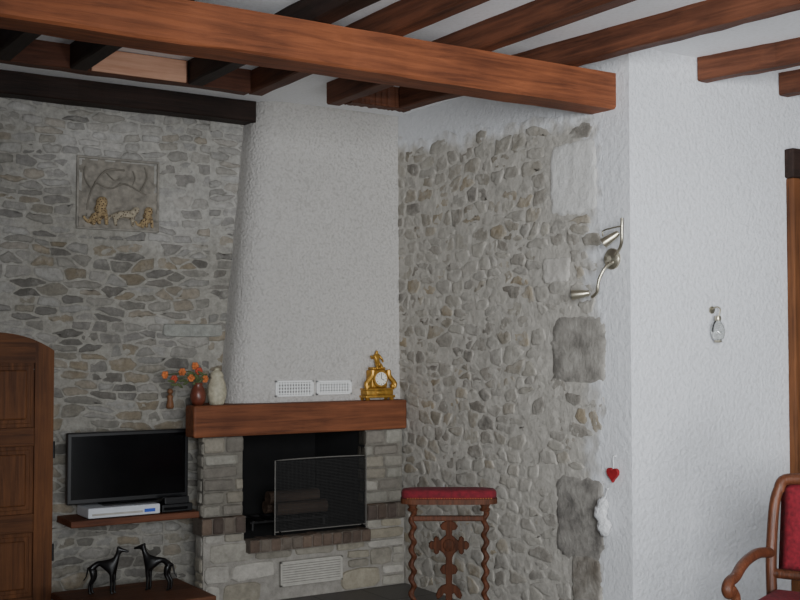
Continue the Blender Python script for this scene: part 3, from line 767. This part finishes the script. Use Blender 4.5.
# standing cat, facing +x, head turned out of the wall
scv=[(-.05,0,.075),(0,0,.078),(.045,0,.08),(.066,-.008,.104),(.074,-.03,.1),(.056,-.008,.122),(.08,-.01,.122),
     (.045,-.016,.045),(.047,-.018,.006),(.055,.012,.045),(.062,.012,.006),(-.055,-.016,.045),(-.062,-.018,.025),(-.052,-.018,.006),(-.05,.012,.045),(-.045,.012,.006),(-.078,0,.07),(-.1,-.004,.04),(-.118,-.004,.05)]
sce=[(0,1),(1,2),(2,3),(3,4),(3,5),(3,6),(2,7),(7,8),(2,9),(9,10),(0,11),(11,12),(12,13),(0,14),(14,15),(0,16),(16,17),(17,18)]
scr=[.024,.022,.024,.02,.011,.006,.006,.012,.009,.011,.009,.014,.01,.009,.013,.009,.008,.006,.005]
for px,s,m_,z_,kind in ((98,1.22,'tawny',.006,0),(125,.96,'pale',.008,1),(146,.92,'tawny',.006,0)):
    x=onY(px,215,-.04).x-rl.location.x
    if kind==0: skin('big_cat',catv,cate,catr,M[m_],rl,(x,-.030,z_),.1,s)
    else: skin('big_cat',scv,sce,scr,M[m_],rl,(x,-.030,z_),.0,s)
# ================================================================ BENCH AND DOGS
BT=.17
bx1=onZ(200,588,BT).x; bx0=onZ(44,588,BT).x
lb=thing('low_bench','low brown wooden bench below the wall shelf carrying two dog statuettes','bench',((bx0+bx1)/2,-.48,0))
bw=(bx1-bx0)/2
b=B(); box(b,(-bw,-.27,BT-.035),(bw,.27,BT),.008); obj('top',b,M['bench'],lb)
for lo,hi in (((-bw+.05,-.235,.07),(bw-.05,-.215,BT-.034)),((-bw+.05,.215,.07),(bw-.05,.235,BT-.034))):
    b=B(); box(b,lo,hi); obj('apron',b,M['bench'],lb)
for sx in (-1,1):
    for sy in (-1,1):
        b=B(); lathe(b,[(.024,0),(.028,.02),(.02,.05),(.03,.09),(.03,BT-.034)],12,(sx*(bw-.045),sy*.22,0)); obj('leg',b,M['bench'],lb,smooth=40)
LY=.015
dv=[(-.070,0,.170),(-.030,0,.184),(.034,0,.172),(.066,0,.200),(.078,0,.234),(.088,0,.262),(.115,0,.257),(.143,0,.250),
    (.076,.009,.281),(.076,-.009,.281),(-.094,0,.155),(-.104,0,.105),(-.120,0,.082),
    (.056,LY,.13),(.056,LY,.072),(.056,LY,.012),(.069,LY,.008),
    (.046,-LY,.13),(.044,-LY,.072),(.044,-LY,.012),(.057,-LY,.008),
    (-.062,LY+.003,.13),(-.055,LY+.003,.100),(-.077,LY+.003,.058),(-.072,LY+.003,.012),(-.059,LY+.003,.008),
    (-.064,-LY-.003,.13),(-.061,-LY-.003,.100),(-.084,-LY-.003,.058),(-.080,-LY-.003,.012),(-.067,-LY-.003,.008)]
de=[(0,1),(1,2),(2,3),(3,4),(4,5),(5,6),(6,7),(5,8),(5,9),(0,10),(10,11),(11,12),(2,13),(13,14),(14,15),(15,16),(2,17),(17,18),(18,19),(19,20),(0,21),(21,22),(22,23),(23,24),(24,25),(0,26),(26,27),(27,28),(28,29),(29,30)]
dr=[.023,.0155,.036,.023,.0135,.0165,.0105,.006,.0045,.0045,.0065,.0045,.004,.015,.0085,.0078,.0078,.015,.0085,.0078,.0078,.020,.0135,.0085,.0078,.0078,.020,.0135,.0085,.0078,.0078]
p1=onZ(104,594,BT); p2=onZ(157,590,BT)
for p,rz,lab in ((p1,-.50,'black greyhound statuette on the low bench facing right'),(p2,PI-.60,'black greyhound statuette on the low bench facing left')):
    o=skin('dog_statuette',dv,de,dr,M['bronze'],None,(p.x,p.y,BT),rz,.88); tag(o,lab,'statuette','pair of dog statuettes')
    mz=min(v.co.z for v in o.data.vertices); o.location.z=BT-mz
# ================================================================ MANTEL THINGS
vp=onY(198,403,-.28)
fv=thing('flower_vase','small reddish brown vase of orange flowers on the left end of the mantel','vase',(vp.x,-.28,MT))
b=B(); lathe(b,[(.025,0),(.04,.02),(.045,.055),(.036,.09),(.024,.11),(.03,.125),(.024,.12)],18); obj('vase',b,M['vase'],fv,smooth=60)
rnd=random.Random(8)
fl=[(165,375,'o'),(174,379,'r'),(182,372,'o'),(191,378,'o'),(199,371,'r'),(205,379,'o'),(195,366,'o')]
bs=B()
for px,py,k in fl:
    p=onY(px,py,-.28+rnd.uniform(-.02,.02)); p=Vector((p.x-vp.x,p.y+.28,p.z-MT))
    tube(bs,smoothpath([(0,0,.11),(p.x*.4,p.y*.4,.11+(p.z-.11)*.7+.02),p]),.003,6)
    bb=B()
    for j in range(6):
        a=j*PI/3; ball(bb,p+Vector((math.cos(a)*.012,rnd.uniform(-.008,.004),math.sin(a)*.012)),.0105,8,(1,.6,1))
    ball(bb,p+Vector((0,-.008,0)),.009,8)
    f_=obj('blossom',bb,M['orange'] if k=='o' else M['redp'],fv,smooth=180); f_['label']='orange blossom' if k=='o' else 'orange-red blossom'
for j in range(14):
    a=rnd.uniform(0,6.28); p=Vector((rnd.uniform(-.17,.03),rnd.uniform(-.03,.02),rnd.uniform(.11,.18))); ball(bs,p,.022,8,(1,.15,.35),Matrix.Rotation(rnd.uniform(-1,1),4,'Y'))
obj('stems',bs,M['stem'],fv)
op=onY(217,404,-.29)
ow=thing('ceramic_jar','cream ceramic jar of knobbly rounded shape on the mantel right of the flower vase','jar',(op.x,-.285,MT))
b=B(); n_=24; seg=24; rings=[]
for i in range(n_+1):
    t=i/n_; z=.155*t; rr=.036+.019*math.sin(PI*min(1,t*1.05))**.8
    k4=.004*math.sin(i*1.6)
    rings.append([b.verts.new(((rr+k4*math.cos(k*8*2*PI/seg))*math.cos(k*2*PI/seg),(rr+k4*math.cos(k*8*2*PI/seg))*math.sin(k*2*PI/seg),z)) for k in range(seg)])
for A,Bq in zip(rings,rings[1:]):
    for k in range(seg): b.faces.new((A[k],A[(k+1)%seg],Bq[(k+1)%seg],Bq[k]))
b.faces.new(rings[0][::-1]); b.faces.new(rings[-1]); obj('body',b,M['cream'],ow,smooth=60)
b=B(); lathe(b,[(.036,.155),(.04,.162),(.032,.182),(.014,.194),(.015,.202),(.005,.207)],20); obj('lid',b,M['cream'],ow,smooth=60)
# small wall figurine
wp=onY(170,399,-.04)
wf=thing('wall_figurine','small brown carved figurine on the left wall below the flowers','figurine',(wp.x,-.02,wp.z-.055))
b=B(); lathe(b,[(.016,0),(.022,.01),(.02,.03),(.014,.055),(.018,.07),(.01,.082)],14,(0,-.022,0)); obj('body',b,M['brown'],wf,smooth=60)
b=B(); ball(b,(0,-.022,.098),.017,10); obj('head',b,M['brown'],wf,smooth=180)
b=B(); tube(b,[(0,-.022,.03),(0,.02,.03)],.004,6); obj('peg',b,M['iron'],wf)
# gilt clock
cp=onY(377.5,399,-.29)
ck=thing('mantel_clock','ornate gilt clock with a figure on top, on the right end of the mantel','clock',(cp.x,-.28,MT))
b=B()
for x in (-.085,.085):
    for y in (-.035,.035): lathe(b,[(.012,0),(.016,.008),(.01,.016)],10,(x,y,0))
box(b,(-.105,-.05,.014),(.105,.05,.03),.004); box(b,(-.095,-.044,.03),(.095,.044,.062),.006); box(b,(-.1,-.048,.062),(.1,.048,.072),.003)
for s in (-1,1):
    tube(b,smoothpath([(s*.095,-.046,.075),(s*.1,-.046,.1),(s*.08,-.046,.125),(s*.06,-.046,.15),(s*.055,-.046,.185)]),[.016]*6*4+[.01],8)
    ball(b,(s*.088,-.045,.085),.018,10)
ball(b,(0,-.05,.046),.022,10,(1.6,.3,.6))
obj('base',b,M['gilt'],ck,smooth=40)
b=B(); box(b,(-.058,-.036,.072),(.058,.036,.185),.012,3); lathe(b,[(.05,0),(.054,.008),(.05,.016)],28,(0,-.034,.13),Matrix.Rotation(PI/2,4,'X')); box(b,(-.045,-.032,.185),(.045,.032,.2),.005)
case=obj('case',b,M['gilt'],ck,smooth=40)
b=B(); lathe(b,[(.04,0),(.04,.006)],28,(0,-.049,.13),Matrix.Rotation(PI/2,4,'X')); dial=obj('dial',b,M['dial'],case)
b=B(); box(b,(-.0015,-.0575,.13),(.0015,-.0555,.16)); box(b,(-.0015,-.0575,.13),(.0015,-.0555,.152),0,1,Matrix.Translation((0,0,.13))@Matrix.Rotation(2.0,4,'Y')@Matrix.Translation((0,0,-.13)))
for k in range(12):
    a=k*PI/6; box(b,(-.0015,-.0572,.13+.03),(.0015,-.0556,.13+.036),0,1,Matrix.Translation((0,0,.13))@Matrix.Rotation(a,4,'Y')@Matrix.Translation((0,0,-.13)))
obj('hands',b,M['black'],case)
fvv=[(0,0,.215),(0,0,.245),(0,0,.27),(0,0,.285),(0,-.003,.302),(.02,0,.268),(.034,-.012,.245),(.028,-.03,.23),(-.02,0,.268),(-.036,-.008,.25),(-.05,-.012,.272),(.014,-.03,.212),(.016,-.04,.19),(-.014,-.03,.212),(-.02,-.04,.186)]
fe=[(0,1),(1,2),(2,3),(3,4),(2,5),(5,6),(6,7),(2,8),(8,9),(9,10),(0,11),(11,12),(0,13),(13,14)]
fr=[.02,.015,.016,.007,.013,.009,.007,.006,.009,.007,.006,.011,.008,.011,.008]
tag(skin('figure',fvv,fe,fr,M['gilt'],ck),label='seated gilt figure crowning the clock')
# ================================================================ SCONCE
sb=onX(613,259,0)
sc=thing('wall_sconce','brass wall lamp with two curved arms and two spotlights beside the stone wall edge','wall lamp',(0,sb.y,sb.z))
def sp_(px,py,d=.07): p=onX(px,py,-d); return p-Vector(sc.location)
b=B(); lathe(b,[(.052,0),(.052,.010),(.042,.02),(.018,.028),(.011,.05)],24,(0,0,0),Matrix.Rotation(-PI/2,4,'Y')); obj('base',b,M['nickel'],sc,smooth=40)
def head(b,p,d,ln,r):
    d=Vector(d).normalized(); q=d.to_track_quat('Z','Y').to_matrix().to_4x4()
    lathe(b,[(r*.3,-ln*.5),(r*.55,-ln*.45),(r*.75,-ln*.1),(r,ln*.45),(r*.97,ln*.5),(r*.8,ln*.42)],18,p,q)
for pts in ([(613,262,.05),(605,268,.09),(599,280,.11),(597,292,.11),(592,297,.1)],[(615,256,.05),(621,245,.09),(622,228,.1),(622,218,.1)]):
    b=B(); tube(b,smoothpath([sp_(*p) for p in pts]),.008,10); obj('arm',b,M['nickel'],sc,smooth=180)
b=B(); tube(b,smoothpath([sp_(622,226,.1),sp_(612,228,.12),sp_(603,231,.13),sp_(603,236,.13)]),.004,8); obj('arm',b,M['nickel'],sc,smooth=180)
for nm,(p,d) in (('lower',(sp_(581,294,.1),sp_(568,294,.15)-sp_(594,291,.07))),('upper',(sp_(611,238,.11),sp_(603,242,.15)-sp_(619,231,.1)))):
    b=B(); head(b,p,d,.09,.025); h_=obj('spotlight',b,M['nickel'],sc,smooth=40)
    b=B(); ball(b,Vector(p)+Vector(d).normalized()*.034,.019,12); obj('bulb',b,M['glass'],h_,smooth=180)
# ================================================================ GLASS LAMP ON WHITE WALL
gp=onY(711.5,330,YW)
gl=thing('hanging_oil_lamp','tiny glass bulb lamp with metal hook on the white wall','lamp',(gp.x,YW,gp.z))
b=B(); lathe(b,[(.012,-.055),(.03,-.04),(.036,-.01),(.03,.02),(.016,.04),(.012,.055)],18,(0,-.042,0)); obj('glass_bulb',b,M['clear'],gl,smooth=60)
b=B(); tube(b,smoothpath([(0,-.002,.10),(.004,-.03,.115),(.01,-.05,.10),(0,-.042,.06)]),.004,8); lathe(b,[(.014,.045),(.017,.055),(.014,.07)],14,(0,-.042,0)); lathe(b,[(.02,0),(.018,.006)],14,(0,-.002,.10),Matrix.Rotation(PI/2,4,'X')); obj('hook',b,M['nickel'],gl,smooth=40)
b=B(); lathe(b,[(.01,-.064),(.02,-.06),(.018,-.052),(.012,-.05)],14,(0,-.042,0)); obj('cap',b,M['nickel'],gl,smooth=40)
b=B(); tube(b,[(-.038*math.cos(t),-.042,-.012+.05*math.sin(t)*1.2) for t in [k*PI/10 for k in range(11)]],.003,6); obj('wire_handle',b,M['iron'],gl,smooth=180)
# ================================================================ HEART
hp=onX(613,474,-.02)
ht=thing('hanging_heart','small red heart hanging on a thread near the stone wall edge','ornament',(-.012,hp.y,hp.z))
def heart(b,s,t,o=(0,0,0)):
    pts=[]
    for k in range(28):
        a=2*PI*k/28; pts.append((s*16*math.sin(a)**3/16,s*(13*math.cos(a)-5*math.cos(2*a)-2*math.cos(3*a)-math.cos(4*a))/16))
    prism(b,pts,Vector(o),-Y3,Z3,-X3,t)
b=B(); heart(b,.038,.016); obj('heart',b,M['heart'],ht)
b=B(); tube(b,[(-.006,0,.02),(-.006,0,.085)],.002,6); lathe(b,[(.004,0),(.004,.012)],8,(-.001,0,.085),Matrix.Rotation(PI/2,4,'Y')); obj('thread',b,M['wool'],ht)
wp_=onX(606,514,-.03)
wl=thing('white_wool_ornament','white fluffy ornament hanging on the stone wall edge below the red heart','ornament',(-.012,wp_.y,wp_.z))
b=B(); rnd=random.Random(5)
for c_,r_ in (((-.03,.01,.045),.036),((-.035,.02,-.0),.042),((-.03,.0,-.06),.046)):
    g=bmesh.ops.create_icosphere(b,subdivisions=3,radius=r_)
    for v in g['verts']: v.co=Vector((v.co.x*.5,v.co.y*.95,v.co.z))*(1+.35*noise.noise(v.co*55))+Vector(c_)
obj('tuft',b,M['wool'],wl,smooth=180)
b=B(); tube(b,[(-.03,0,.06),(-.006,0,.12)],.0025,6); lathe(b,[(.004,0),(.004,.012)],8,(0,0,.12),Matrix.Rotation(-PI/2,4,'Y')); obj('thread',b,M['wool'],wl)
# ================================================================ PRIE-DIEU
view=Vector((math.sin(YAW),math.cos(YAW),0)); right=Vector((math.cos(YAW),-math.sin(YAW),0))
def cl(depth,px): return Vector((CAM.x,CAM.y,0))+view*depth+right*((px-400)/F*depth)
PD=4.94; pc=cl(PD,448.5)
pd_=thing('prayer_chair','carved walnut prayer chair with red velvet armrest and barley-twist columns','prayer chair',(pc.x,pc.y,0),-YAW)
def zat(py,d=PD): return (CAM+(ray(400,py))*(d/ray(400,py).dot(view))).z
zt=zat(488); zb=zat(497); wpx=PD/F
hw=48*wpx
b=B(); pad(b,hw-.003,.068,zb-.004,zt-.002,3.6); obj('armrest_pad',b,M['velvetd'],pd_,smooth=60)
b=B()
for k in range(33): ball(b,(-hw+.03+k*(2*hw-.06)/32,-.0665,zb+.002),.0025,6)
tag(obj('stud_trim',b,M['gilt'],pd_,smooth=180),label='row of brass upholstery studs')
b=B(); n_=48; pr=[(math.copysign(abs(math.cos(a))**(2/3.6),math.cos(a))*hw,math.copysign(abs(math.sin(a))**(2/3.6),math.sin(a))*.07) for a in [2*PI*k/n_ for k in range(n_)]]
prism(b,pr,(0,0,zb-.024),X3,Y3,Z3,.022); obj('top_rail',b,M['walnut'],pd_,smooth=40)
cxp=36*wpx; zr=zat(518)
for s in (-1,1):
    b=B(); z1=zb-.024; z0=.30; n_=90; seg=10; rings=[]
    tw=2*PI/.062
    z1t=z1-.03; z0t=z0+.04
    for i in range(n_+1):
        z=z0t+(z1t-z0t)*i/n_; a=z*tw*s; cx=.0065*math.cos(a)+s*cxp; cy=.0065*math.sin(a)
        rings.append([b.verts.new((cx+.0125*math.cos(k*2*PI/seg),cy+.0125*math.sin(k*2*PI/seg),z)) for k in range(seg)])
    for A,Bq in zip(rings,rings[1:]):
        for k in range(seg): b.faces.new((A[k],A[(k+1)%seg],Bq[(k+1)%seg],Bq[k]))
    lathe(b,[(.02,z1-.035),(.023,z1-.028),(.016,z1-.02),(.022,z1-.008),(.022,z1)],14,(s*cxp,0,0)); lathe(b,[(.022,z0),(.022,z0+.02),(.016,z0+.03),(.022,z0+.04)],14,(s*cxp,0,0))
    obj('twisted_column',b,M['walnut'],pd_,smooth=60)
b=B(); box(b,(-cxp,-.014,zr-.012),(cxp,.014,zr+.010),.005)
obj('cross_rail',b,M['walnut'],pd_)
# carved open cross splat with fleur ends: one symmetric outline
zc=zat(545); up=zr-zc
half=[(.012,up+.002),(.012,up-.012),(.028,up-.020),(.038,up-.034),(.030,up-.048),(.014,up-.052),(.013,.042),
      (.024,.032),(.040,.018),(.044,.032),(.055,.038),(.064,.028),(.064,.015),(.076,.017),(.086,.006),(.086,-.007),(.076,-.019),(.064,-.017),(.064,-.030),(.055,-.040),(.044,-.034),(.040,-.020),(.024,-.034),
      (.013,-.052),(.014,-.080),(.030,-.088),(.038,-.104),(.030,-.120),(.014,-.124),(.013,-.165),(.032,-.172),(.047,-.188),(.056,-.212),(.049,-.228),(.034,-.220),(.021,-.202),(.014,-.207),(.014,-.245),(.036,-.252),(.058,-.266),(.068,-.292)]
pts=half+[(-x,z) for x,z in reversed(half)]
b=B(); prism(b,[(x,z+zc) for x,z in pts],(0,.009,0),X3,Z3,-Y3,.018)
bmesh.ops.bevel(b,geom=[e for e in b.edges if len(e.link_faces)==2 and abs(e.verts[0].co.y-e.verts[1].co.y)<1e-6],offset=.0025,segments=1,affect='EDGES',clamp_overlap=True)
sp_l=obj('cross_splat',b,M['splat'],pd_)
b=B(); lathe(b,[(.026,0),(.024,.006),(.010,.011)],18,(0,-.008,zc),Matrix.Rotation(PI/2,4,'X'))
obj('rosette',b,M['splat'],sp_l,smooth=40)
b=B(); box(b,(-cxp-.03,-.025,.26),(cxp+.03,.025,.30),.006); obj('lower_rail',b,M['walnut'],pd_)
b=B(); box(b,(-cxp-.03,-.40,.13),(cxp+.03,.03,.16),.006); obj('kneeler_board',b,M['walnut'],pd_)
b=B(); box(b,(-cxp-.03,-.40,.16),(cxp+.03,-.03,.215),.02,3); obj('kneeler_pad',b,M['velvetd'],pd_,smooth=60)
for s in (-1,1):
    for y,h_ in ((0,.26),(-.37,.13)):
        b=B(); lathe(b,[(.016,0),(.022,.02),(.016,.04),(.024,.07),(.02,h_)],12,(s*cxp,y,0)); obj('leg',b,M['walnut'],pd_,smooth=40)
# the splat foot stands on the lower rail
b=B(); box(b,(-.03,-.01,.295),(.03,.01,zc-.285),.003); obj('splat_foot',b,M['walnut'],pd_)
# ================================================================ ARMCHAIR
st=cl(4.76,771)
phi=math.radians(-67.5)
lx=Vector((math.cos(phi),math.sin(phi),0)); ly=Vector((-math.sin(phi),math.cos(phi),0))
ao=st+lx*.27-ly*.27
ac=thing('armchair','carved walnut armchair with red velvet back and seat by the white wall','armchair',(ao.x,ao.y,0),phi)
for s in (-1,1):
    b=B(); tube(b,smoothpath([(s*.25,.30,0),(s*.26,.25,.2),(s*.27,.24,.42),(s*.275,.25,.6),(s*.27,.285,.8),(s*.25,.30,.88)],5),.022,10); obj('rear_leg',b,M['chairw'],ac,smooth=60)
    b=B(); tube(b,smoothpath([(s*.27,-.26,0),(s*.275,-.275,.03),(s*.262,-.245,.15),(s*.27,-.265,.3),(s*.27,-.26,.4)],5),[.02]*2+[.018]*8+[.026]*11,10); obj('front_leg',b,M['chairw'],ac,smooth=60)
    pts=smoothpath([(s*.275,.25,.61),(s*.29,.12,.625),(s*.3,-.02,.605),(s*.3,-.12,.57),(s*.3,-.185,.562),(s*.3,-.215,.54),(s*.3,-.195,.517),(s*.3,-.165,.53)],6)
    b=B(); tube(b,pts,[.021]*(len(pts)-8)+[.02]*8,12); tube(b,smoothpath([(s*.3,-.17,.535),(s*.295,-.13,.495),(s*.285,-.17,.45),(s*.275,-.2,.40)],6),.019,10)
    obj('arm',b,M['chairw'],ac,smooth=60)
b=B(); tube(b,smoothpath([(-.255,.30,.86),(-.23,.305,.905),(-.12,.31,.915),(0,.312,.94),(.12,.31,.915),(.23,.305,.905),(.255,.30,.86)],6),.024,10); obj('back_crest',b,M['chairw'],ac,smooth=60)
b=B(); tube(b,[(-.27,.245,.53),(.27,.245,.53)],.02,10); obj('back_rail',b,M['chairw'],ac,smooth=60)
b=B(); nx,nz=12,12
for side in (-1,1):
    gg=[]
    for i in range(nx+1):
        row=[]
        for k in range(nz+1):
            x=-.245+.49*i/nx; z=.54+.36*k/nz; yb=.245+.06*(k/nz)
            bul=.035*(1-(2*i/nx-1)**4)*(1-(2*k/nz-1)**4)
            row.append(b.verts.new((x,yb+side*(bul*(1 if side<0 else .4)),z)))
        gg.append(row)
    for i in range(nx):
        for k in range(nz):
            q_=(gg[i][k],gg[i+1][k],gg[i+1][k+1],gg[i][k+1]); b.faces.new(q_ if side<0 else q_[::-1])
bmesh.ops.remove_doubles(b,verts=b.verts,dist=1e-5)
obj('back_pad',b,M['velvet'],ac,smooth=180)
b=B(); box(b,(-.28,-.28,.34),(.28,.26,.40),.01); obj('seat_frame',b,M['chairw'],ac)
b=B(); box(b,(-.265,-.265,.395),(.265,.235,.475),.035,4); obj('seat_pad',b,M['velvet'],ac,smooth=60)
# ================================================================ LIGHT
def area(name,loc,to,size,power,col,spread=180):
    l=bpy.data.lights.new(name,'AREA'); l.shape='RECTANGLE'; l.size=size[0]; l.size_y=size[1]; l.energy=power; l.color=col; l.spread=math.radians(spread)
    o=bpy.data.objects.new(name,l); C.objects.link(o); o.location=loc; o.rotation_euler=(Vector(to)-Vector(loc)).to_track_quat('-Z','Y').to_euler()
area('window_light',(-3.4,-7.2,1.75),(1.0,-2.2,1.95),(2.2,1.5),100,(.93,.965,1),86)
area('ceiling_fill',(-1.0,-6.9,.5),(.1,-2.6,2.9),(1.0,1.0),50,(.96,.98,1))  # added fill light with no visible source, aimed up to whiten the ceiling
w=bpy.data.worlds.new('world'); scene.world=w; w.use_nodes=True
bg=w.node_tree.nodes['Background']; bg.inputs[0].default_value=(.88,.94,1,1); bg.inputs[1].default_value=.08
